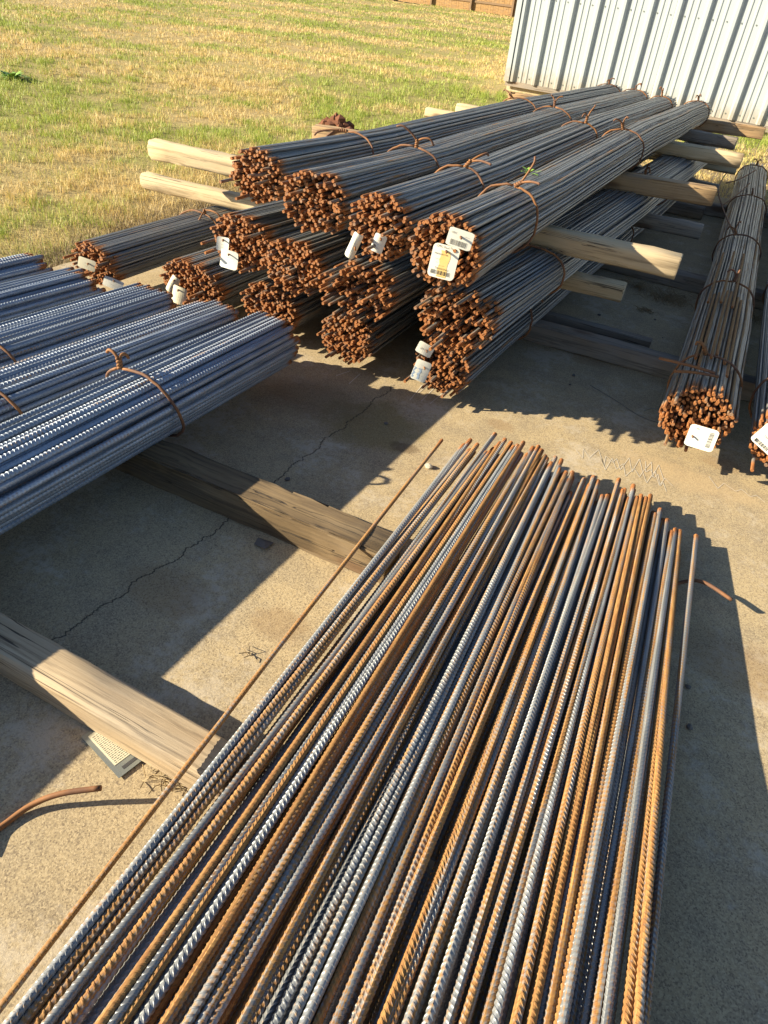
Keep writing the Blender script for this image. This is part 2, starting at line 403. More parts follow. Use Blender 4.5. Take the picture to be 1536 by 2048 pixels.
def vnoise(x, y, seed):
    """smooth value noise for clumps"""
    g = np.random.default_rng(seed).uniform(0, 1, (64, 64)); xi = np.floor(x).astype(int); yi = np.floor(y).astype(int)
    u = x-xi; v = y-yi; u = u*u*(3-2*u); v = v*v*(3-2*v); G_ = lambda a, b: g[a % 64, b % 64]
    return (G_(xi, yi)*(1-u)+G_(xi+1, yi)*u)*(1-v)+(G_(xi, yi+1)*(1-u)+G_(xi+1, yi+1)*u)*v
def lawn():
    nc = 130000
    d = np.exp(rng.uniform(np.log(2.6), np.log(46), nc)); az = np.radians(rng.uniform(-84, 18, nc))
    cx, cy = d*np.sin(az), d*np.cos(az)
    cl = .5*vnoise(cx*5, cy*5, 1)+.3*vnoise(cx*13, cy*13, 2)+.35*vnoise(cx*1.3, cy*1.3, 3)
    ok = rng.uniform(.15, .85, nc) < cl; cx, cy, d, cl = cx[ok], cy[ok], d[ok], cl[ok]; nc = len(cx)
    k = 6
    X = np.repeat(cx, k); Y = np.repeat(cy, k); D = np.repeat(d, k); CL = np.repeat(cl, k)
    X = X + rng.normal(0, 0.014, nc*k)*(1+D*.10); Y = Y + rng.normal(0, 0.014, nc*k)*(1+D*.10)
    tint = np.clip(np.repeat(rng.uniform(0, 1, nc), k)*.6 + rng.uniform(0, .4, nc*k), 0, 1)
    # thin, patchy edge along the concrete
    edge = np.minimum(1, np.clip(-3.02 - X, 0, 9)/0.9)
    side = (X < -3.0); keep = ~on_slab(X, Y, 0.0) & (~side | (rng.uniform(0, 1, nc*k) < 0.25 + .75*edge))
    keep &= ~((X > -4.3) & (Y > 12.2 - 0.12*(X+4)))              # the shed stands here
    X, Y, D, tint, CL = X[keep], Y[keep], D[keep], tint[keep], CL[keep]
    n = len(X)
    Hh = rng.uniform(.016, .055, n)*(.45+1.3*CL)*(1+0.7*(rng.uniform(0, 1, n) > .95))
    W = np.maximum(.0015, D*.00034)
    o = blades('lawn_grass', X, Y, gz(X, Y), Hh, W, rng.uniform(.2, .9, n), M['grass'], tint)
    stuff(o); o['label'] = 'short mown lawn of straw yellow and green grass'; o['category'] = 'grass'
lawn()

# ------------------------------------------------------------------ shed with ribbed sheets
def shed():
    A = Vector((-4.12, 12.60, 0)); B = Vector((0.0, 12.15, 0)); ex = (B-A).normalized(); ey = Vector((-ex.y, ex.x, 0))
    root = empty('metal_shed', A); root.rotation_euler = (0, 0, math.atan2(ex.y, ex.x))
    tag(root, 'white metal shed clad in upright ribbed sheets behind the steel stack', 'shed')
    S = 0.385; H0, H1 = 0.10, 3.6
    def profile(n):
        pts = [(0.0, 0.0)]
        for k in range(n):
            o = k*S
            pts += [(o+.010, 0), (o+.036, .042), (o+.078, .042), (o+.104, 0)]                  # major rib
            for c in (o+.200, o+.292): pts += [(c-.020, 0), (c-.010, .008), (c+.010, .008), (c+.020, 0)]
            pts += [(o+S, 0)]
        return pts
    pr = profile(3); nP = len(pr)
    v = [(x, -d, H0) for x, d in pr] + [(x, -d, H1) for x, d in pr]
    # a visible sheet thickness at the lower hem
    v += [(x, -d+.003, H0) for x, d in pr] + [(x, -d+.003, H1) for x, d in pr]
    f = []
    for i in range(nP-1):
        f += [(i, i+1, nP+i+1, nP+i), (2*nP+i+1, 2*nP+i, 3*nP+i, 3*nP+i+1), (2*nP+i, 2*nP+i+1, i+1, i)]
    me = bpy.data.meshes.new('wall_panel'); me.from_pydata(v, [], f); me.materials.append(M['wall']); me.update()
    screw = MB()
    for k in range(3):
        for z in (0.17, 1.2, 2.3):
            screw.tube([(k*S+.150, .002, z), (k*S+.150, -.008, z)], .009, 6)
            screw.tube([(k*S+.340, .002, z), (k*S+.340, -.008, z)], .009, 6)
    sme = None
    for i in range(8):
        p = bpy.data.objects.new('wall_panel', me); col.objects.link(p); p.parent = root
        p.location = (0.07 + i*3*S, -0.002*(i % 2), random.uniform(-.004, .004))
        if sme is None: q = screw.build('screw_heads', M['plate'], p); sme = q.data
        else:
            q = bpy.data.objects.new('screw_heads', sme); col.objects.link(q); q.parent = p
        stuff(q)
    L = 0.07 + 8*3*S
    MB().box(0, .085, -.052, .10, H0-.01, H1).build('corner_trim', M['wall'], root)
    MB().box(.0855, L, .012, .06, .085, H1).build('wall_core', M['roofsheet'], root)
    MB().box(0.01, .06, .101, 6.0, H0, H1).build('side_wall', M['wall'], root)
    for k in range(15):
        y = .3+k*.385
        mesh_obj('side_rib', [(.0095, y, H0), (-.03, y+.03, H0), (-.03, y+.07, H0), (.0095, y+.1, H0), (.0095, y, H1), (-.03, y+.03, H1), (-.03, y+.07, H1), (.0095, y+.1, H1)],
                 [(0, 4, 5, 1), (1, 5, 6, 2), (2, 6, 7, 3), (0, 1, 2, 3), (4, 7, 6, 5)], M['wall'], root)
    MB().box(0.06, L, 5.9, 6.0, H0, H1).build('back_wall', M['wall'], root)
    MB().box(0.01, L, -.008, .011, .030, .099).build('sill_board', M['wood_grey'], root)
    MB().box(0.02, L, .06, 6.0, -.25, .029).build('footing', M['concrete'], root)
    mesh_obj('roof', [(-.2, -.2, H1+.01), (L+.2, -.2, H1+.01), (L+.2, 3, H1+.8), (-.2, 3, H1+.8), (-.2, 6.2, H1+.01), (L+.2, 6.2, H1+.01),
                      (-.2, -.2, H1+.05), (L+.2, -.2, H1+.05), (L+.2, 3, H1+.84), (-.2, 3, H1+.84), (-.2, 6.2, H1+.05), (L+.2, 6.2, H1+.05)],
             [(0, 3, 2, 1), (3, 4, 5, 2), (6, 7, 8, 9), (9, 8, 11, 10), (0, 1, 7, 6), (4, 10, 11, 5), (0, 6, 9, 3), (3, 9, 10, 4), (1, 2, 8, 7), (2, 5, 11, 8)], M['roofsheet'], root)
shed()

def fence():
    A = Vector((-26.0, 43.2, 0)); B = Vector((-8.0, 41.0, 0)); ex = (B-A).normalized()
    root = empty('board_fence', A); root.rotation_euler = (0, 0, math.atan2(ex.y, ex.x))
    tag(root, 'tall brown timber board fence at the far end of the lawn', 'fence')
    bme = MB().box(0, .142, 0, .02, -.03, 1.85); me = None
    for i in range(122):
        if me is None: o = bme.build('board', M['wood_fence'], root); me = o.data
        else: o = bpy.data.objects.new('board', me); col.objects.link(o); o.parent = root
        o.location = (i*.148, random.uniform(-.004, .004), random.uniform(-.02, .02))
    for z in (.35, 1.5): MB().box(0, 18, -.045, -.005, z, z+.09).build('rail', M['steelpost'], root)
    for k in range(8): MB().box(k*2.44, k*2.44+.1, -.14, -.046, -.1, 1.95).build('post', M['steelpost'], root)
fence()

# ------------------------------------------------------------------ timbers
def timber(p0, p1, wd, ht, mat, label, rounding=0.012, rough=0.0025, group=None, taper=0.0, taper0=0.0):
    """sawn timber from p0 to p1 (centre line), end grain and uneven edges"""
    p0 = Vector(p0); p1 = Vector(p1); d = p1-p0; L = d.length
    ns = max(8, int(L/.06)); v = []; f = []
    nr = 5; prof = []
    for cx, cz, a0 in ((wd/2-rounding, -ht/2+rounding, -PI/2), (wd/2-rounding, ht/2-rounding, 0), (-wd/2+rounding, ht/2-rounding, PI/2), (-wd/2+rounding, -ht/2+rounding, PI)):
        for k in range(nr): a = a0 + PI/2*k/(nr-1); prof.append((cx+rounding*math.cos(a), cz+rounding*math.sin(a)))
    n = len(prof); ph = [random.uniform(0, 6.28) for _ in range(6)]
    for i in range(ns+1):
        x = L*i/ns; bow = .006*math.sin(PI*i/ns+ph[0])*L/2.6
        e = min(x, L-x); s = 1.0 - (0.07 if e < .001 else 0.0)
        if taper and L-x < .35: s *= 1 - taper*(1-(L-x)/.35)
        if taper0 and x < .35: s *= 1 - taper0*(1-x/.35)
        for k, (y, z) in enumerate(prof):
            j = rough*(math.sin(x*9+ph[1]+k*1.7)+.7*math.sin(x*23+ph[2]+k*2.9)+random.uniform(-.8, .8))
            q = math.hypot(y, z)
            v.append((x, y*s*(1+j/q)+bow, z*s*(1+j/q)))
    # a short rounded step at both ends
    for i in range(ns):
        for k in range(n): f.append((i*n+k, i*n+(k+1) % n, (i+1)*n+(k+1) % n, (i+1)*n+k))
    f.append(tuple(reversed(range(n)))); f.append(tuple(ns*n+k for k in range(n)))
    # pull the second ring close to the end so that the chamfer stays short
    for k in range(n):
        a = v[n+k]; v[n+k] = (.006, a[1], a[2]); a = v[(ns-1)*n+k]; v[(ns-1)*n+k] = (L-.006, a[1], a[2])
    o = mesh_obj('timber', v, f, mat, smooth=True)
    o.data.set_sharp_from_angle(angle=math.radians(50)) if hasattr(o.data, 'set_sharp_from_angle') else None
    o.matrix_world = Matrix.Translation(p0) @ d.to_track_quat('X', 'Z').to_matrix().to_4x4()
    tag(o, label, 'timber', group or 'timbers under the steel')
    return o
G, MI, TP = .0455, .295, .517
timber((-2.75, .573, G), (.22, .563, G), .094, .090, M['wood_pale'], 'pale squared timber on the concrete with a metal plate poking out under it', .013, .0012)
timber((-2.9, 1.33, .052), (-.52, 1.325, .052), .105, .104, M['wood_dark'], 'dark rough old timber whose crumbling top runs under the loose bars', .008, .004)
timber((-2.6, 3.16, G), (1.1, 3.21, G), .088, .090, M['wood_grey'], 'long grey timber on the concrete under the front of the tagged round bundle', .014)
timber((-2.2, 3.34, .040), (-.15, 3.36, .040), .060, .078, M['wood_grey'], 'thin grey timber lying close behind the long grey one on the concrete', .008)
timber((-2.3, 4.58, G), (1.1, 4.46, G), .088, .090, M['wood_grey'], 'grey timber on the concrete with dry grass caught against it', .014)
timber((-2.3, 6.40, G), (-.24, 6.35, G), .088, .09, M['wood_grey'], 'short grey timber on the concrete edge under the lowest bundles', .016)
timber((-2.3, 6.62, G), (1.2, 6.55, G), .088, .09, M['wood_grey'], 'grey timber at the back edge of the concrete passing under the narrow bundles', .014)
timber(at(288, 360, MI), at(1248, 585, MI), .084, .084, M['wood_cream'], 'pale round edged timber with a cut square end between the lower layers', .032, .002)
timber((-2.5, 4.60, MI), at(1403, 465, MI), .084, .082, M['wood_grey'], 'grey timber with two dark round knots sticking out of the stack', .026)
timber((-2.5, 6.00, MI), at(1437, 378, MI), .080, .080, M['wood_grey'], 'grey wedge ended timber low in the stack beside the lawn', .010, .002, None, .35)
timber(at(852, 224, MI), at(1474, 338, MI), .086, .086, M['wood_cream'], 'pale round timber reaching farthest onto the lawn near the shed', .032)
timber(at(305, 297, TP), at(1358, 533, TP), .090, .092, M['wood_cream'], 'pale timber under the top bundles, its lit end split above the dry grass', .028)
timber(at(628, 266, TP), at(1428, 392, TP), .088, .090, M['wood_gold'], 'golden squared timber under the top bundles with the clay mound beside it', .012)
timber(at(914, 219, TP), at(1484, 322, TP), .088, .090, M['wood_cream'], 'pale timber under the top bundles with a dark capped end', .022)
timber((-1.55, 6.72, TP), at(1472, 288, TP), .086, .086, M['wood_grey'], 'grey timber under the top bundles, second from the shed', .024)
timber((-2.36, 7.42, .475), at(1528, 267, TP), .088, .090, M['wood_gold'], 'brown timber under the far ends of the top bundles next to the shed', .012)

# ------------------------------------------------------------------ bars
def smooth_bar(parent, pts, r, sides, mat, phase=0.0):
    n = len(pts); v = []; uv = []; f = []; u = 0.0
    for i, p in enumerate(pts):
        if i: u += math.dist(p, pts[i-1])
        d = (Vector(pts[min(i+1, n-1)])-Vector(pts[max(i-1, 0)])).normalized()
        sx = Vector((d.y, -d.x, 0)).normalized(); sz = sx.cross(d)
        for k in range(sides+1):
            a = 2*PI*k/sides+phase
            v.append((p[0]+(sx.x*math.cos(a)+sz.x*math.sin(a))*r, p[1]+(sx.y*math.cos(a)+sz.y*math.sin(a))*r, p[2]+(sx.z*math.cos(a)+sz.z*math.sin(a))*r))
            uv.append((u, k/sides))
    q = sides+1
    for i in range(n-1):
        for k in range(sides): f.append((i*q+k, i*q+k+1, (i+1)*q+k+1, (i+1)*q+k))
    nb = len(f)
    b = len(v)
    for k in range(sides): v.append(v[k]); uv.append((0.0, k/sides))
    f.append(tuple(b+k for k in reversed(range(sides))))
    b = len(v)
    for k in range(sides): v.append(v[(n-1)*q+k]); uv.append((0.0, k/sides))
    f.append(tuple(b+k for k in range(sides)))
    o = mesh_obj('bar', v, f, mat, parent, uv)
    o.data.polygons.foreach_set('use_smooth', [True]*nb+[False]*2)
    return o

def pack(w, h, d, power=2.3):
    out = []; row = 0; z = -h/2+d/2
    while z <= h/2-d/2+1e-6:
        x = -w/2+d/2 + (d/2 if row % 2 else 0)
        while x <= w/2-d/2+1e-6:
            if (abs(x)/(w/2-d*.35))**power + (abs(z)/(h/2-d*.35))**power <= 1.0: out.append((x, z))
            x += d
        z += d*.866; row += 1
    return out

def keyed(keys, y):
    """cross-section of a bundle at a given distance along it: (x, z, width factor, height factor)"""
    if y <= keys[0][0]: return keys[0][1:]
    for a, b in zip(keys, keys[1:]):
        if y <= b[0]:
            t = (y-a[0])/(b[0]-a[0]); t = t*t*(3-2*t)*.5+t*.5
            return tuple(p+(q-p)*t for p, q in zip(a[1:], b[1:]))
    return keys[-1][1:]

def tie(parent, keys, y, w, h, knot_ang, r=.0046, margin=.009, lean=0.0, mat=None, tails=None, seed=0):
    """wire loop round a bundle with a twisted knot and two loose tails"""
    rs = random.Random(seed); cx, cz, sw, sh = keyed(keys, y)
    a, b = w/2*sw+margin, h/2*sh+margin; pts = []
    N = 40
    def P(t, out=0.0):
        c, s = math.cos(t), math.sin(t); e = 2/2.3
        return Vector((cx+(a+out)*math.copysign(abs(c)**e, c), y+lean*s+.006*math.sin(3*t+seed), cz+(b+out)*math.copysign(abs(s)**e, s)))
    t0 = knot_ang
    for i in range(N+1):
        t = t0 + .04 + (2*PI-.08)*i/N
        pts.append(P(t, .002*rs.uniform(-1, 1)))
    o = MB().tube(pts, r, 7).build('wire_tie', mat or M['wire'], parent, True)
    base = P(t0); out = (base-Vector((cx, y, cz))).normalized(); tl = Vector((0, 1, 0)).cross(out)
    kn = MB(); ax = (out*.9 + Vector((rs.uniform(-.3, .3), rs.uniform(-.5, .3), 0))).normalized() if tails is None else Vector(tails[0]).normalized()
    s1 = ax.orthogonal().normalized(); s2 = ax.cross(s1); H = .034
    for ph in (0, PI):
        kn.tube([base + ax*(H*i/14) + (s1*math.cos(ph+i*.75)+s2*math.sin(ph+i*.75))*r*1.05 for i in range(15)], r, 6)
    top = base+ax*H
    for q in range(2):
        dr = Vector((rs.uniform(-1, 1), rs.uniform(-1, 1), rs.uniform(-.1, .7))).normalized() if tails is None else Vector(tails[1+q])
        L = rs.uniform(.03, .07) if tails is None else dr.length
        dr = dr.normalized()
        kn.tube(spline([top-ax*.006, top+ax*.008+dr*L*.35, top+ax*.012+dr*L*.75+Vector((0, 0, -.004)), top+dr*L+Vector((0, 0, rs.uniform(-.02, .01)))], 10), r, 6)
    kn.build('knot', mat or M['wire'], o, True)
    return o

def bundle(label, keys, w, h, d, ties=(), mat='bar_stack', stagger=.018, longs=5, wander=.55, seed=0, cat='steel bundle', short=()):
    """wired bundle: every bar is its own part; keys run along y as (y, x, z, width factor, height factor)"""
    rs = random.Random(seed); y0, y1 = keys[1][0], keys[-1][0]
    root = empty('rebar_bundle', (keys[1][1], y0, 0)); off = Vector(root.location)
    tag(root, label, cat, 'wired bundles of ribbed steel bar')
    sec = [q for q in pack(w, h, .01385) if (abs(q[0])/(w/2))**2.3+(abs(q[1])/(h/2))**2.3 > .6 or rs.random() > .09]
    hull = lambda x, z: (abs(x)/(w/2))**2.3 + (abs(z)/(h/2))**2.3
    protr = set(rs.sample(range(len(sec)), min(longs, len(sec))))
    ny = 12
    for i, (x, z) in enumerate(sec):
        outer = hull(x, z) > .52
        ys = np.linspace(0, 1, ny if outer else 4)
        ws = [(rs.gauss(0, wander*d*.5), rs.gauss(0, wander*d*.4)) for _ in range(4)]
        f0 = rs.gauss(0, stagger*.8) - (rs.uniform(.03, .10) if i in protr else 0)
        f1 = rs.gauss(0, stagger*1.6)
        pts = []
        for t in ys:
            y = (y0+f0) + (y1+f1-y0-f0)*t
            cx, cz, sw, sh = keyed(keys, y)
            k = t*3; a = min(int(k), 2); g = k-a; wx = ws[a][0]*(1-g)+ws[a+1][0]*g; wz = ws[a][1]*(1-g)+ws[a+1][1]*g
            if y < y0+.15: wx *= 1.15
            pts.append((cx+(x+wx)*sw-off.x, y-off.y, cz+(z+wz)*sh-off.z))
        smooth_bar(root, pts, d/2, 8 if outer else 6, M[mat], rs.uniform(0, 1))
    for q, (ty, ang, lean, tails) in enumerate(ties):
        o = tie(root, keys, ty, w, h, ang, lean=lean, tails=tails, seed=seed*10+q)
        for ob in (o,): ob.location = -off
    return root

def bkeys(f, b, z0, zm, zb, h0=1.0, hm=1.0, wm=1.0, mid=None):
    """front (x,y), back (x,y): droop at the front, flattened where it lies on timbers"""
    (x0, y0), (x1, y1) = f, b; L = y1-y0
    xa = lambda t: x0+(x1-x0)*t if mid is None else x0+(x1-x0)*t+mid*4*t*(1-t)
    return [(y0-.2, x0, z0, 1.0, h0), (y0, x0, z0, 1.0, h0), (y0+.45, xa(.45/L), z0+(zm-z0)*.6, .97*wm, (h0+hm)/2), (y0+.95, xa(.95/L), zm, wm, hm),
            (y0+L*.5, xa(.5), zm, wm, hm), (y0+L*.8, xa(.8), zm+(zb-zm)*.6, wm*.95, hm), (y1, x1, zb, wm*.92, hm*.95)]
DB = .0120
UP = PI/2
# top layer, four bundles
dk = [bkeys((-1.72, 2.38), (-1.44, 7.65), .668, .653, .615, 1, .86, .98), bkeys((-1.37, 2.24), (-1.19, 7.6), .668, .653, .605, 1, .84, .98),
      bkeys((-1.05, 2.14), (-.92, 7.55), .668, .653, .595, 1, .84, 1.0), bkeys((-.775, 2.06), (-.63, 7.62), .668, .652, .59, 1, .82, .96, -.02)]
bundle('top layer bundle along the lawn side, its rusty face by two pale timbers', dk[0], .26, .195, DB,
       [(3.05, UP+.15, .02, ((-.9, -.2, .1), (-.10, -.06, -.02), (-.06, -.02, -.04))), (5.2, UP+.35, 0, None), (7.45, UP, 0, None)], seed=1)
bundle('top layer bundle next to the lawn side one, a bent wire knot on its front', dk[1], .27, .215, DB,
       [(3.0, UP-.05, .02, ((.2, -.3, .9), (-.09, -.03, .05), (.07, .02, .0))), (5.0, UP, 0, None), (7.4, UP, 0, None)], seed=2)
bundle('top layer bundle holding a crumpled white strip tag in its rusty face', dk[2], .225, .225, DB,
       [(2.78, UP-.1, .02, ((.5, .0, .6), (.09, -.02, .0), (.05, .05, .03))), (4.55, UP-.2, 0, None), (7.2, UP, 0, None)], seed=3)
bundle('top layer bundle with two printed tags, one smeared yellow, on its rusty face', dk[3], .25, .232, DB,
       [(2.62, UP-.05, .02, ((.7, -.2, .5), (.02, .03, .085), (.07, -.02, .01))), (4.55, UP+.1, 0, None), (7.35, UP, 0, None)], seed=4)
# middle layer
ck = [bkeys((-1.77, 2.33), (-1.5, 7.2), .41, .405, .40, 1, .72, 1.04), bkeys((-1.48, 2.27), (-1.2, 7.1), .40, .405, .40, 1, .72, 1.04),
      bkeys((-1.16, 2.24), (-.85, 7.0), .395, .405, .40, 1, .72, 1.08), bkeys((-.76, 2.22), (-.46, 6.9), .40, .405, .40, 1, .70, 1.10)]
bundle('middle layer bundle with two creased white tags on the corner of its face', ck[0], .29, .22, DB, [(3.6, UP, 0, None)], seed=5)
bundle('middle layer bundle with the widest ragged face, beside the creased tags one', ck[1], .27, .215, DB, [(3.6, UP, 0, None)], seed=6)
bundle('middle layer bundle with several long bars jutting forward of the rest', ck[2], .30, .20, DB, [(3.7, UP, 0, None)], stagger=.05, longs=16, seed=7)
bundle('middle layer bundle on the concrete side, two lumps in its rusty face', ck[3], .30, .225, DB,
       [(2.9, PI*.62, .01, None), (4.9, UP, 0, None)], stagger=.04, longs=10, seed=8)
# lowest layer
bk = [bkeys((-2.57, 2.27), (-2.2, 7.2), .155, .165, .165, 1, .9, 1.0), bkeys((-2.07, 2.35), (-1.8, 7.15), .165, .165, .165, 1, .85, 1.0),
      bkeys((-1.65, 2.35), (-1.4, 7.0), .16, .165, .165, 1, .8, 1.0), bkeys((-1.25, 2.33), (-1.0, 6.95), .145, .165, .165, 1, .8, 1.0),
      bkeys((-.82, 2.33), (-.52, 6.85), .15, .165, .165, 1, .75, 1.06)]
bundle('lowest layer bundle nearest the grass with a twisted wire and a pale tag', bk[0], .27, .19, DB,
       [(2.95, UP-.2, .02, ((.4, -.3, .6), (.10, .0, -.01), (-.02, -.06, -.08)))], seed=9)
bundle('lowest layer bundle with two curled cream tags hanging on its face', bk[1], .33, .20, DB, [(3.3, UP, 0, None)], seed=10)
bundle('lowest layer bundle partly hidden behind the end of the blue grey bars', bk[2], .28, .21, DB, [(3.3, UP, 0, None)], seed=11)
bundle('lowest layer bundle with a round bare rusty face low over the concrete', bk[3], .255, .205, DB, [(3.4, UP, 0, None)], seed=12)
bundle('lowest layer bundle with two white tags on the shaded edge of its face', bk[4], .24, .23, DB,
       [(2.95, PI*.3, .01, None), (4.7, PI*.3, .01, None)], seed=13)
# two narrow bundles on the right
ek = [(2.2, .125, .2, 1, 1), (2.42, .125, .2, 1, 1), (2.7, .12, .195, .93, .97), (3.1, .115, .195, 1.0, .95), (4.2, .095, .19, .93, .9), (5.6, .06, .185, 1.0, .9), (7.6, .0, .175, .95, .9)]
e1 = bundle('rust streaked bundle lying apart with a square printed tag on its round face', ek, .252, .238, DB,
       [(2.72, UP+.25, .01, ((-.5, -.1, .8), (-.03, -.01, .01), (-.02, .0, .012))), (3.75, UP, 0, None), (4.75, UP+.3, 0, None), (6.0, UP, 0, None), (7.4, UP, 0, None)],
       mat='bar_pale', stagger=.018, seed=14)
ek2 = [(2.2, .43, .195, 1, 1), (2.45, .43, .195, 1, 1), (4.0, .40, .19, .95, .95), (7.5, .33, .18, .95, .95)]
bundle('bundle at the concrete edge with a slanted white tag across its face', ek2, .235, .22, DB, [(2.78, UP+.4, 0, None), (4.2, UP, 0, None)], mat='bar_stack', seed=15)
# bars that stop half way along the top of the apart bundle
for k in range(9):
    x = .115-.075+.017*k; cz = .195 + .107*math.sqrt(max(.05, 1-((x-.115)/.13)**2)) + .011
    ys = 3.55+random.uniform(-.05, .05) if k % 3 else 4.3
    p = [(x-.135+(-.016*(y-3)), y-2.42, cz-.006*(y-ys)) for y in np.linspace(ys-.85+random.uniform(-.1, .1), ys, 6)]
    smooth_bar(e1, p, DB/2, 8, M['bar_loose'])

# ------------------------------------------------------------------ ribbed bars with real ribs
def ribbed_mesh(name, r, pitch, length, sides, rh, slant, mat, bend, seed):
    """bar along local -Y from its cut end at the origin: slanted ribs and two lengthwise ribs"""
    rs = random.Random(seed); rings = []; u = 0.0
    prof = ((0.0, 0), (.50, 0), (.58, 1), (.80, 1), (.90, .0))
    nP = int(length/pitch)
    for i in range(nP):
        for a, hgt in prof: rings.append(((i+a)*pitch, hgt))
    rings = [(-.004, 0)] + rings + [(length+.01, 0)]
    R = np.array([q[0] for q in rings]); Hh = np.array([q[1] for q in rings], float)
    th = np.arange(sides+1)/sides*2*PI
    off = slant*np.abs(((th/PI) % 1)-.5)*2                       # the slant turns round at the lengthwise ribs
    lon = np.zeros(sides+1); lon[[0, sides//2, sides]] = 1
    U = np.clip(R[:, None]+off[None, :], 0, length)
    rad = r + rh*np.maximum(Hh[:, None]*(1-.0*lon[None]), lon[None]*.9)
    bx = bend[0]*np.sin(U/length*PI*bend[2]+bend[3]) - bend[0]*math.sin(bend[3]); bz = bend[1]*np.sin(U/length*PI*1.4)
    V = np.stack([rad*np.cos(th)+bx, -U, rad*np.sin(th)+bz], -1).reshape(-1, 3)
    UVs = np.stack([U, np.broadcast_to(th/(2*PI), U.shape)], -1).reshape(-1, 2)
    q = sides+1; nr = len(rings)
    i, k = np.meshgrid(np.arange(nr-1), np.arange(sides), indexing='ij'); b = (i*q+k).ravel()
    F = np.stack([b, b+q, b+q+1, b+1], 1)
    faces = F.tolist(); base = len(V)
    cap = np.array([(r*math.cos(a), .0008, r*math.sin(a)) for a in th[:-1]]); cap[:, 0] += 0
    V = np.concatenate([V, cap]); UVs = np.concatenate([UVs, np.stack([np.zeros(sides), th[:-1]/(2*PI)], 1)])
    faces.append([base+k for k in range(sides)][::-1])
    me = bpy.data.meshes.new(name); me.from_pydata(V.tolist(), [], faces); me.materials.append(mat)
    ul = me.uv_layers.new(name='UVMap'); li = np.zeros(len(me.loops), dtype=np.int32); me.loops.foreach_get('vertex_index', li)
    ul.data.foreach_set('uv', UVs[li].astype(np.float32).ravel())
    me.polygons.foreach_set('use_smooth', [True]*len(F)+[False])
    me.update(); me.set_sharp_from_angle(angle=math.radians(38)); return me
def place(name, me, end, near, roll, parent=None):
    """put a ribbed bar with its cut end at one point and its length towards the other"""
    end = Vector(end); d = (Vector(near)-end).normalized()
    o = bpy.data.objects.new(name, me); col.objects.link(o)
    q = d.to_track_quat('-Y', 'Z').to_matrix().to_4x4() @ Matrix.Rotation(roll, 4, 'Y')
    mw = Matrix.Translation(end) @ q
    if parent is not None:
        o.parent = parent; o.matrix_basis = Matrix.Translation(-Vector(parent.location)) @ mw
    else: o.matrix_basis = mw
    return o

# blue grey bundles on the left
LR = .0097
blue = [ribbed_mesh('ribbed_bar_blue', LR, .0125, 3.4, 12, .0010, s, M['bar_blue'], (b, b*.4, 1.3, c), k) for k, (s, b, c) in enumerate(((.006, .004, 0), (.009, -.003, 1), (.004, .002, 2)))]
def blue_bundle(label, end, near, w, h, seed, ties):
    rs = random.Random(seed); end = Vector(end); near = Vector(near)
    root = empty('rebar_bundle', (end.x, end.y, 0)); tag(root, label, 'steel bundle', 'blue grey bundles of thick ribbed bar')
    d = (near-end).normalized()
    for x, z in pack(w, h, LR*2*1.12, 2.15):
        j = lambda s: rs.uniform(-s, s)
        e = end + Vector((x*.97+j(.002), rs.gauss(0, .012), z+j(.0015)))
        nn = near + Vector((x*1.14+j(.009), 0, z*1.05+j(.004)))
        place('bar', rs.choice(blue), e, nn, rs.uniform(0, 6.28), root)
    for q, (t, ang, tails) in enumerate(ties):
        y = end.y+(near.y-end.y)*t
        kk = [(min(near.y, end.y), near.x, near.z, 1.12, 1.05), (max(near.y, end.y), end.x, end.z, 1, 1)]
        o = tie(root, kk, y, w, h, ang, r=.005, margin=.007, lean=-.03, tails=tails, seed=seed*7+q); o.location = -Vector(root.location)
    return root
blue_bundle('blue grey thick bar bundle alone along the open concrete, knotted wire upright on top', (-1.415, 2.04, .202), (-1.505, .75, .203), .255, .225, 31,
            [(.50, UP+.35, ((-.05, .05, 1), (-.045, .0, .01), (.01, .03, -.005)))])
blue_bundle('blue grey thick bar bundle between two others, its wire bowed up and over', (-1.70, 2.09, .176), (-1.86, .8, .182), .262, .19, 32,
            [(.74, UP+.9, ((-.6, .1, .6), (-.07, -.02, .01), (-.02, .05, -.02)))])
blue_bundle('blue grey thick bar bundle with a tight wire curl, touching the middle one', (-2.03, 2.08, .166), (-2.2, .8, .172), .27, .172, 33,
            [(.56, UP-.1, ((.1, .1, .9), (.03, .02, .015), (-.02, -.02, .02)))])
blue_bundle('blue grey thick bar bundle beside the torn tag', (-2.40, 2.03, .158), (-2.58, .8, .164), .27, .155, 34, [])
blue_bundle('blue grey thick bar bundle at the grassy edge of the concrete', (-2.72, 2.07, .150), (-2.92, .8, .155), .25, .135, 35, [])

# loose bars in front
FR = .0072
loose = [ribbed_mesh('ribbed_bar_loose', FR, .0108, 3.1, 12, .0010, s, M['bar_loose'], (b, b*.15, 1.2, c), 50+k)
         for k, (s, b, c) in enumerate(((.009, .010, 0), (.006, -.009, .6), (.012, .006, 1.5), (-.008, -.012, .3), (.007, .013, .9)))]
ends = [(928, 890), (941, 880), (955, 889), (972, 905), (990, 868), (1000, 886), (1010, 879), (1022, 885), (1035, 891), (1047, 885), (1066, 895), (1077, 893),
        (1084, 901), (1094, 917), (1111, 915), (1123, 920), (1132, 945), (1145, 945), (1168, 958), (1187, 954), (1196, 962), (1214, 992), (1238, 959), (1249, 979),
        (1267, 971), (1282, 991), (1301, 991), (1320, 1019), (1334, 1040), (1350, 1059), (1359, 1062)]
ends = [q for a, b in zip(ends, ends[1:]) for q in ((a, ((a[0]+b[0])/2+random.uniform(-2, 2), (a[1]+b[1])/2+random.uniform(2, 26))) if random.random() < .5 else (a,))] + ends[-1:]
nE = len(ends)
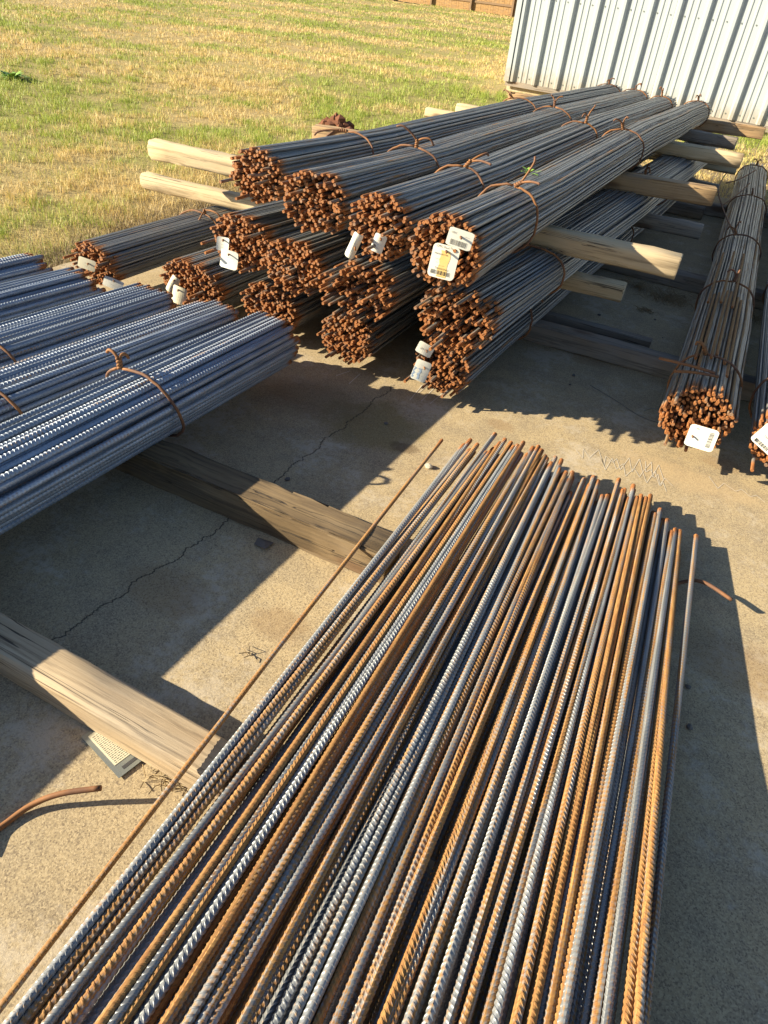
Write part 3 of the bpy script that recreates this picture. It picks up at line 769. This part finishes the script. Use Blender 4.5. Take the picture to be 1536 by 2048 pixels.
GRP = 'loose ribbed bars heaped in the foreground'
KIND = (('dark steel grey', .27), ('rust orange', .62), ('khaki and grey rust flecked', .44))
LAB = ('ribbed bar on top of the loose foreground heap', 'ribbed bar in the under layer of the loose foreground heap')
def top_z(t):
    """height of the upper layer: on timbers at both ends on the left, sagging to the ground on the right"""
    return (.131 + .008*math.sin(t*9) + .010*max(0, t-.6), .118 - .060*max(0, (t-.35)/.65)**.8)        # near the first timber, at the far ends
for i, (px, py) in enumerate(ends):
    t = i/(nE-1); zn, zf = top_z(t); zf = max(zf, .034)
    e = at(px, py, zf); nr = at(2 + 1262*t + random.uniform(-17, 17)*min(1, .15+i/6), 2048, zn + random.uniform(-.004, .013))
    o = place('rebar', loose[(i*2+i//4) % 5], e, nr, random.uniform(0, 6.28)); k = 0 if i < 2 else (2, 1, 2, 0, 1, 2, 1)[(i*3+i//5) % 7]; tag(o, KIND[k][0]+' '+LAB[0], 'steel bar', GRP); o.color = (KIND[k][1]+random.uniform(-.08, .08), 0, 0, 1)
for i in range(76):
    t = (i+.5)/76; zn, zf = top_z(t); zf = max(zf-.018-.012*(i % 2), .0105); zn -= .0175+.007*(i % 2)
    k = t*(nE-1); a = min(int(k), nE-2); g = k-a
    px = ends[a][0]*(1-g)+ends[a+1][0]*g + random.uniform(-3, 3); py = ends[a][1]*(1-g)+ends[a+1][1]*g + random.uniform(4, 36)
    e = at(px, py, zf); nr = at(14 + 1240*t + random.uniform(-20, 20), 2048, zn)
    o = place('rebar', loose[(i*3+1) % 5], e, nr, random.uniform(0, 6.28)); k = (0, 2, 0, 1, 0)[(i*2+i//4) % 5]; tag(o, KIND[k][0]+' '+LAB[1], 'steel bar', GRP); o.color = (KIND[k][1]+random.uniform(-.08, .08), 0, 0, 1)
# single bars lying apart from the heap
o = place('rebar', loose[1], at(884, 880, .105), at(16, 1992, .104), .4); o.scale = (.72, 1, .72); o.color = (.62, 0, 0, 1)
tag(o, 'single thin bar lying across the ends of two timbers apart from the heap', 'steel bar')
o = place('rebar', loose[3], at(1392, 1072, .042), at(1290, 2048, .116), 1.3); o.color = (.38, 0, 0, 1); tag(o, 'single pale bar apart at the open side of the heap, above its shadow', 'steel bar')

# ------------------------------------------------------------------ tags
def text_mesh(s, size):
    cu = bpy.data.curves.new('t', 'FONT'); cu.body = s; cu.size = size; cu.align_x = 'CENTER'; cu.resolution_u = 1
    ob = bpy.data.objects.new('t', cu); col.objects.link(ob)
    dg = bpy.context.evaluated_depsgraph_get(); me = bpy.data.meshes.new_from_object(ob.evaluated_get(dg))
    v = [tuple(q.co[:2]) for q in me.vertices]; f = [tuple(p.vertices) for p in me.polygons]
    bpy.data.objects.remove(ob); bpy.data.curves.remove(cu); bpy.data.meshes.remove(me); return v, f
def paper_tag(c, ex, ez, w, h, label, lines=(), barcode=None, curl=(.0, .0), old=False, smear=None, hole=(.0, .3), rot=0.0):
    """paper tag at c: ex to its right, ez up, printed side towards ex x ez; curl bends it about its two axes"""
    ex = Vector(ex).normalized(); ez = Vector(ez); ez = (ez-ex*ez.dot(ex)).normalized(); nn = ex.cross(ez)
    ca, sa = math.cos(rot), math.sin(rot); ex, ez = ex*ca+ez*sa, ez*ca-ex*sa
    curl = (curl[0]*.55, curl[1]*.55)
    def S(x, z, o=0.0):
        dep = curl[0]*(x/w*2)**2*h*.5 + curl[1]*((z/h*2)**2*.5+(z/h))*h*.5 + curl[0]*.3*math.sin(x/w*4+z/h*5)*h*.2
        return tuple(Vector(c)+ex*x+ez*z+nn*(o-dep*1.0))
    NX, NZ = 8, 10; v = []; f = []; cr = .12*min(w, h)
    for side in (.0004, -.0004):
        for j in range(NZ+1):
            for i in range(NX+1):
                x = -w/2+w*i/NX; z = -h/2+h*j/NZ
                if i in (0, NX) and j in (0, NZ): x *= (w/2-cr*.35)/(w/2); z *= (h/2-cr*.35)/(h/2)
                v.append(S(x, z, side))
    q = (NX+1); T = q*(NZ+1)
    for j in range(NZ):
        for i in range(NX):
            a = j*q+i; f += [(a, a+1, a+q+1, a+q), (T+a, T+a+q, T+a+q+1, T+a+1)]
    edge = [i for i in range(NX)] + [j*q+NX for j in range(NZ)] + [NZ*q+i for i in range(NX, 0, -1)] + [j*q for j in range(NZ, 0, -1)]
    for a, b in zip(edge, edge[1:]+edge[:1]): f.append((a, T+a, T+b, b))
    o = mesh_obj('paper_tag', v, f, M['paper_old' if old else 'paper'], smooth=False)
    tag(o, label, 'tag', 'paper tags wired to the bundles')
    if smear:
        x0, x1, z0, z1, mt = smear; mb = MB(); n = 8
        vv = []; ff = []
        for j in range(n+1):
            z = z0+(z1-z0)*j/n
            for x in (x0+.002*math.sin(j*2.1), x1+.002*math.sin(j*1.3)): vv.append(S(x, z, .0009))
        for j in range(n): ff.append((2*j, 2*j+1, 2*j+3, 2*j+2))
        mesh_obj('paint_smear', vv, ff, M[mt], o)
    tv = []; tf = []
    for s, x, z, size in lines:
        a, b = text_mesh(s, size); k = len(tv); tv += [S(x+p[0], z+p[1], .0014) for p in a]; tf += [tuple(k+i for i in q2) for q2 in b]
    if barcode:
        x0, x1, z0, z1, vert = barcode; rs = random.Random(5); p = 0.0
        while p < 1:
            wd = rs.choice((.012, .02, .034)); a, b = p, min(1, p+wd)
            if vert: quad = [(x0, z0+(z1-z0)*a), (x1, z0+(z1-z0)*a), (x1, z0+(z1-z0)*b), (x0, z0+(z1-z0)*b)]
            else: quad = [(x0+(x1-x0)*a, z0), (x0+(x1-x0)*b, z0), (x0+(x1-x0)*b, z1), (x0+(x1-x0)*a, z1)]
            k = len(tv); tv += [S(*q2, .0014) for q2 in quad]; tf.append((k, k+1, k+2, k+3)); p += wd+rs.choice((.012, .022, .03))
    if tf: mesh_obj('print', tv, tf, M['ink'], o)
    p = Vector(S(hole[0]*w, hole[1]*h, 0))
    MB().tube(spline([p-nn*.01, p+nn*.008, p+nn*.011+ex*.002-ez*.002, p+nn*.013+ex*.005-ez*.004], 8), .0032, 7).build('wire_stub', M['wire'], o, True)
    return o
FX, FZ = (1, .12, 0), (0, .25, 1)           # faces the front and leans back a little
def dashes(n, z0, dz, size, s='----- ---- ---'): return [(s[:random.randint(5, len(s))], random.uniform(-.004, .004), z0-dz*k, size) for k in range(n)]
def face_at(px, py, y, fwd): return at_y(px, py, y-.035-fwd)
paper_tag(face_at(920, 478, 2.06, .03), (1, .25, -.16), FZ, .078, .052, 'small printed tag, upper of the two on the top layer bundle face',
          [('CMC', -.022, .010, .008), ('---- --', .02, .008, .007)], (-.026, .024, -.021, -.006, False), (.05, .0), hole=(.0, .12))
paper_tag(face_at(887, 524, 2.06, .04), (1, .2, -.07), FZ, .084, .098, 'large printed tag smeared with yellow paint below the smaller one',
          [('CMC Steel Texas', 0, .039, .0092), ('MADE IN USA', -.012, .018, .007), ('---- --', -.02, .004, .007), ('---', -.02, -.006, .007), ('----- ----', -.006, -.014, .007), ('TX60000661', .0, -.024, .0085), ('-------------- -----', 0, -.045, .005)],
          (-.033, .028, -.039, -.027, False), (.04, .02), smear=(-.013, .016, -.045, .032, 'ochre'), hole=(.0, .33))
paper_tag(face_at(708, 494, 2.14, .05), (.8, .5, -.35), (-.25, -.35, 1), .034, .088, 'crumpled white strip tag hanging edge on from a rusty face', dashes(3, .01, .014, .006, '--- ---'), None, (.5, .25), hole=(.1, .0))
paper_tag(face_at(757, 487, 2.14, .02), (1, .35, -.3), FZ, .042, .058, 'small torn white tag tucked deep among rusty bar ends', dashes(3, .008, .012, .006), None, (.35, .1))
paper_tag(face_at(446, 488, 2.33, .02), (1, .3, -.05), FZ, .052, .054, 'small creased white tag above a bigger one on the middle layer corner', dashes(3, -.004, .011, .006), None, (-.25, .1))
paper_tag(face_at(458, 519, 2.33, .03), (1, .1, -.06), (0, .35, 1), .080, .072, 'white tag with its lower edge folded up, below a smaller creased one', dashes(5, .006, .009, .006, '------- ------ -----'), None, (.12, -.5), hole=(0, .28))
paper_tag(face_at(173, 528, 2.27, .03), (1, .3, -.20), FZ, .082, .048, 'yellowed tag on the bundle nearest the grass', dashes(2, .002, .012, .006), None, (.15, .1), old=True, hole=(.1, .1))
paper_tag(face_at(226, 567, 2.30, .02), (1, .4, -.30), (0, .6, 1), .09, .045, 'torn grey tag in shade below the yellowed one', dashes(2, .004, .012, .006), None, (.2, .3))
paper_tag(face_at(344, 569, 2.35, .03), (.9, .2, -.5), (.3, .3, 1), .042, .075, 'narrow curled cream tag of the pair at the end of the blue grey bars', dashes(2, .0, .012, .006, '--- --'), None, (.6, .15), old=True)
paper_tag(face_at(356, 590, 2.35, .05), (1, .1, -.12), (.06, .35, 1), .070, .075, 'wide curled cream tag of the pair at the end of the blue grey bars', dashes(3, -.01, .012, .006), None, (.5, -.2), old=True)
paper_tag(face_at(850, 699, 2.33, .03), (1, .35, -.42), FZ, .064, .044, 'small wavy white tag above the white and blue one low by the concrete', [('LH', -.012, -.005, .011)], None, (.3, .1), hole=(.1, .0))
paper_tag(face_at(842, 742, 2.33, .05), (1, .35, -.28), FZ, .062, .080, 'white tag half painted blue, the lowest on the stack', dashes(4, .02, .013, .006), None, (.12, .15), smear=(-.029, .0, -.034, .008, 'bluepaint'), hole=(.1, .22))
E_lines = [('TX60086214', .0, -.004, .009), ('---- ---- --', 0, .012, .006), ('--- ------', 0, -.016, .006)]
paper_tag(face_at(1403, 876, 2.42, .035), (1, -.02, .02), (0, .35, 1), .096, .078, 'square cream printed tag on the bundle lying apart', [('CMC', -.022, .024, .008), ('----- --', -.02, -.026, .006), ('------', -.02, -.015, .006), ('-----', .006, .022, .006)],
          (.020, .035, -.026, .028, True), (.03, .03), hole=(-.32, -.02))
paper_tag(face_at(1540, 880, 2.45, .035), (1, -.02, .02), (0, .35, 1), .096, .078, 'slanted white printed tag at the concrete edge bundle', E_lines,
          (-.035, .02, -.034, -.022, False), (.03, .03), hole=(.2, .2), rot=-.45)

# ------------------------------------------------------------------ small things on the ground
def rod(name, ctrl, r, label, cat, mat='wire', n=24, group=None):
    o = MB().tube(spline(ctrl, n), r, 8).build(name, M[mat], None, True); return tag(o, label, cat, group)
rod('bent_rod', [at(-70, 1700, .02), at(0, 1655, .006), at(60, 1612, .012), at(120, 1588, .03), at(202, 1576, .042)], .0062, 'bent rusty rod rising off the concrete at the shadow edge', 'rod')
rod('bent_rod', [at(1310, 1185, .006), at(1370, 1163, .03), at(1410, 1166, .045), at(1464, 1200, .045)], .0058, 'short bent rusty rod poking out from under the single apart bar', 'rod')
p = at(1348, 742, .30); q = at(1432, 752, .318)
rod('wire_end', [q+Vector((.01, 0, 0)), (p+q)/2+Vector((0, 0, .004)), p], .0055, 'thick rusty wire end sticking out sideways over the apart bundle', 'wire end', n=8)
p2 = at(1318, 716, .33)
rod('wire_end', [q+Vector((-.006, .004, .008)), (p2+q)/2+Vector((0, 0, .008)), p2], .0055, 'second rusty wire end beside it, a little longer', 'wire end', n=8)
rod('thin_wire', [at(1362, 735, .26), at(1340, 756, .2), at(1325, 790, .09), at(1318, 815, .02), at(1300, 817, .004), at(1288, 822, .003)], .0011, 'thin grey wire looping down from the apart bundle to the concrete', 'wire', 'plate')
rod('thin_wire', [at(1330, 850, .004), at(1280, 832, .004), at(1230, 800, .004), at(1180, 770, .004)], .0012, 'thin dark wire lying on the concrete in the stack shadow', 'wire', 'darkstone')
for k, pts in enumerate(([(1466, 330), (1438, 372), (1447, 420), (1470, 470)], [(1452, 366), (1480, 358), (1512, 340)], [(1446, 410), (1476, 388), (1500, 366)])):
    rod('loose_wire', [at(a, b, .26+.02*i) for i, (a, b) in enumerate(pts)], .0045, ('tall kinked wire standing over the apart bundle', 'straight wire laid over the apart bundle near its far end', 'lower crossing wire over the apart bundle')[k], 'wire', 'wire')
# plate with a printed card under the pale squared timber
a, b, c_, d_ = (at(*q, .004) for q in ((175, 1462), (290, 1500), (238, 1556), (160, 1480)))
pl = empty('metal_plate', at(232, 1520, 0)); tag(pl, 'thin grey metal plate with a slot and paper card under the pale timber', 'plate')
O = Vector(pl.location); c0 = at(238, 1557, .004); e1_ = (at(285, 1521, .004)-c0).normalized(); e2_ = Vector((-e1_.y, e1_.x, 0))
def Q(x, y, z=0): return tuple(c0 + e1_*x + e2_*y + Vector((0, 0, z)) - O)
def sheet(name, rect, z, mat, th=.0012):
    x0, x1, y0, y1 = rect
    v = [Q(x0, y0, z), Q(x1, y0, z), Q(x1, y1, z), Q(x0, y1, z)] + [Q(x0, y0, z+th), Q(x1, y0, z+th), Q(x1, y1, z+th), Q(x0, y1, z+th)]
    return mesh_obj(name, v, [(3, 2, 1, 0), (4, 5, 6, 7), (0, 1, 5, 4), (1, 2, 6, 5), (2, 3, 7, 6), (3, 0, 4, 7)], M[mat], pl)
sheet('plate_body', (0, .085, 0, .14), 0, 'plate'); sheet('paper_card', (.010, .075, .030, .13), .0016, 'paper_old', .0005); sheet('slot', (.018, .060, .010, .018), .0013, 'ink', .0004)
v = []; f = []
for r_ in range(18):
    x = .014
    while x < .068:
        L = random.uniform(.002, .007); y = .034+.005*r_; k = len(v); v += [Q(x, y, .0026), Q(min(x+L, .071), y, .0026), Q(min(x+L, .071), y+.0011, .0026), Q(x, y+.0011, .0026)]; f.append((k, k+1, k+2, k+3)); x += L+.0015
mesh_obj('print', v, f, M['ink'], pl)

def pebble(c, s, mat, label, cat='pebble', group=None):
    import bmesh
    bm = bmesh.new(); bmesh.ops.create_icosphere(bm, subdivisions=2, radius=1)
    for q in bm.verts: q.co = q.co*(1+random.uniform(-.16, .16)); q.co.x *= s*1.3; q.co.y *= s; q.co.z *= s*.7
    me = bpy.data.meshes.new('pebble'); bm.to_mesh(me); bm.free(); me.materials.append(M[mat])
    o = bpy.data.objects.new('pebble', me); col.objects.link(o); o.location = Vector(c)+Vector((0, 0, s*.55)); o.rotation_euler = (0, 0, random.uniform(0, 6))
    return tag(o, label, cat, group)
pebble(at(857, 935), .012, 'stone', 'pale pebble beside the thin single bar')
for q in ((600, 1078), (772, 848), (1205, 690), (1140, 770), (1147, 752), (1085, 600), (1198, 631), (1325, 676), (1310, 640), (1375, 1375), (1378, 1455), (575, 960)):
    pebble(at(*q), random.uniform(.004, .008), 'darkstone', 'small dark crumb of grit on the concrete', 'grit', 'grit on the concrete')
o = mesh_obj('leaf_scrap', [tuple(at(516, 1075, .003)), tuple(at(548, 1085, .003)), tuple(at(530, 1098, .012)), tuple(at(508, 1088, .004)), tuple(at(530, 1084, .010))], [(0, 1, 4), (1, 2, 4), (2, 3, 4), (3, 0, 4)], M['darkstone'])
tag(o, 'dark curled leaf on the concrete beside the crack', 'leaf')

def dry_tuft(c, n, rad, hgt, label):
    mb = MB()
    for _ in range(n):
        a = random.uniform(0, 6.28); rr = random.uniform(0, rad); p = Vector(c)+Vector((math.cos(a)*rr*1.6, math.sin(a)*rr, 0))
        b = random.uniform(0, 6.28); L = random.uniform(.4, 1.0)*hgt; k = Vector((math.cos(b), math.sin(b), 0))
        mb.tube([p+Vector((0, 0, .002)), p+k*L*.5+Vector((0, 0, L*random.uniform(.25, .7))), p+k*L*1.1+Vector((0, 0, L*random.uniform(.05, .7)))], .0011, 3, False)
    o = mb.build('dry_grass_tuft', M['straw']); return tag(o, label, 'dry grass', 'dead grass on the concrete')
dry_tuft(at(1330, 600), 150, .10, .10, 'tangle of dead grass between the split timber and the apart bundle')
dry_tuft(at(1275, 575), 60, .06, .08, 'wisp of dead grass under the lit timber end')
dry_tuft(at(1290, 622), 60, .035, .03, 'flat mat of dead grass at the square timber end')
dry_tuft(at(1505, 640), 60, .07, .06, 'dead grass between the two narrow bundles')
dry_tuft(at(330, 1560), 26, .035, .035, 'wood shavings and straw below the pale squared timber')
dry_tuft(at(500, 1310), 5, .006, .03, 'tiny dead sprig on the sunlit concrete')

def edge_straw():
    n = 9000; Y = rng.uniform(1.5, 5.2, n); X = -2.99 - np.abs(rng.normal(0, .26, n)); 
    o = blades('edge_straw', X, Y, gz(X, Y), rng.uniform(.03, .11, n), np.full(n, .0013), rng.uniform(.7, 1.0, n), M['straw'], rng.uniform(0, 1, n)); stuff(o)
    o['label'] = 'dead straw along the concrete edge'; o['category'] = 'straw'
edge_straw()
def clumps(name, n, box, hh, label):
    c = rng.uniform(0, 1, (n, 2)); cx = box[0]+(box[1]-box[0])*c[:, 0]; cy = box[2]+(box[3]-box[2])*c[:, 1]; k = 60
    X = np.repeat(cx, k)+rng.normal(0, .05, n*k); Y = np.repeat(cy, k)+rng.normal(0, .05, n*k)
    o = blades(name, X, Y, gz(X, Y), rng.uniform(.5, 1, n*k)*hh, np.full(n*k, .0022), rng.uniform(.2, .9, n*k), M['grass'], rng.uniform(.55, 1, n*k)); stuff(o)
    o['label'] = label; o['category'] = 'grass'
clumps('tall_grass', 240, (-9.5, -3.2, 2.2, 9.0), .075, 'taller green tufts in the lawn near the concrete')
clumps('shed_grass', 60, (-4.6, 4.0, 11.2, 11.95), .16, 'long unmown grass along the foot of the shed')

def weed(c, n, size, label):
    root = empty('weed', c); tag(root, label, 'weed')
    for k in range(n):
        a = random.uniform(0, 6.28); L = size*random.uniform(.5, 1); up = random.uniform(.3, 1.0); d = Vector((math.cos(a), math.sin(a), up)).normalized(); s = d.cross(Vector((0, 0, 1))).normalized()
        w_ = L*.13; drop = Vector((0, 0, -L*.25)); b = Vector((random.uniform(-.2, .2), random.uniform(-.2, .2), 0))*size
        v = [tuple(b), tuple(b+d*L*.4+s*w_), tuple(b+d*L*.4-s*w_), tuple(b+d*L*.75+s*w_*.8+drop*.4), tuple(b+d*L*.75-s*w_*.8+drop*.4), tuple(b+d*L+drop)]
        mesh_obj('leaf', v, [(0, 1, 2), (1, 3, 4, 2), (3, 5, 4)], M['leaf'], root)
c = at(25, 150); weed((c.x, c.y, gz(c.x, c.y)), 46, .20, 'leafy green weed standing above the mown lawn')
weed(at(1054, 348, .745), 11, .06, 'bright green sprig sprouting between two top bundles')

def mound(c, s, label):
    root = empty('clay_mound', c); tag(root, label, 'mound'); import bmesh
    for k in range(34):
        bm = bmesh.new(); bmesh.ops.create_icosphere(bm, subdivisions=1, radius=1); q = s*random.uniform(.09, .24); a = random.uniform(0, 6.28); rr = abs(random.gauss(0, .45))
        for v in bm.verts: v.co = v.co*q*random.uniform(.7, 1.25)
        me = bpy.data.meshes.new('clod'); bm.to_mesh(me); bm.free(); me.materials.append(M['clay'])
        o = bpy.data.objects.new('clod', me); col.objects.link(o); o.parent = root
        o.location = (math.cos(a)*rr*s, math.sin(a)*rr*s*.8, s*max(.05, .5-.42*rr)*random.uniform(.6, 1))
c = at(672, 262); mound((c.x, c.y, gz(c.x, c.y)-.01), .30, 'red brown clay mound in the lawn behind the golden timber')

# pale scratches in the concrete
def scratches(pts, label_parent, wd=.0016):
    v = []; f = []
    for (a, b) in zip(pts, pts[1:]):
        a = Vector((a[0], a[1], .0012)); b = Vector((b[0], b[1], .0012)); s = (b-a).normalized().cross(Vector((0, 0, 1)))*wd; k = len(v)
        v += [tuple(a-s), tuple(b-s), tuple(b+s), tuple(a+s)]; f.append((k, k+1, k+2, k+3))
    mesh_obj('scratch', v, f, M['scuff'], pave)
for (x0, y0, x1, y1, n, amp) in ((1150, 905, 1330, 945, 18, 12), (1200, 925, 1340, 965, 14, 14), (1290, 930, 1330, 975, 8, 10), (1420, 960, 1530, 1000, 8, 10)):
    pts = []
    for i in range(n):
        t = i/(n-1); P_ = at(x0+(x1-x0)*t + random.uniform(-5, 5), y0+(y1-y0)*t + (amp if i % 2 else -amp)*random.uniform(.3, 1.3)); pts.append((P_.x, P_.y))
    scratches(pts, pave, .0009)
for (a, b) in (((845, 770), (820, 800)), ((870, 775), (842, 803)), ((905, 770), (860, 808)), ((858, 768), (835, 788)), ((700, 742), (672, 752)), ((720, 748), (698, 768))):
    A_, B_ = at(*a), at(*b); scratches([(A_.x, A_.y), (B_.x, B_.y)], pave)
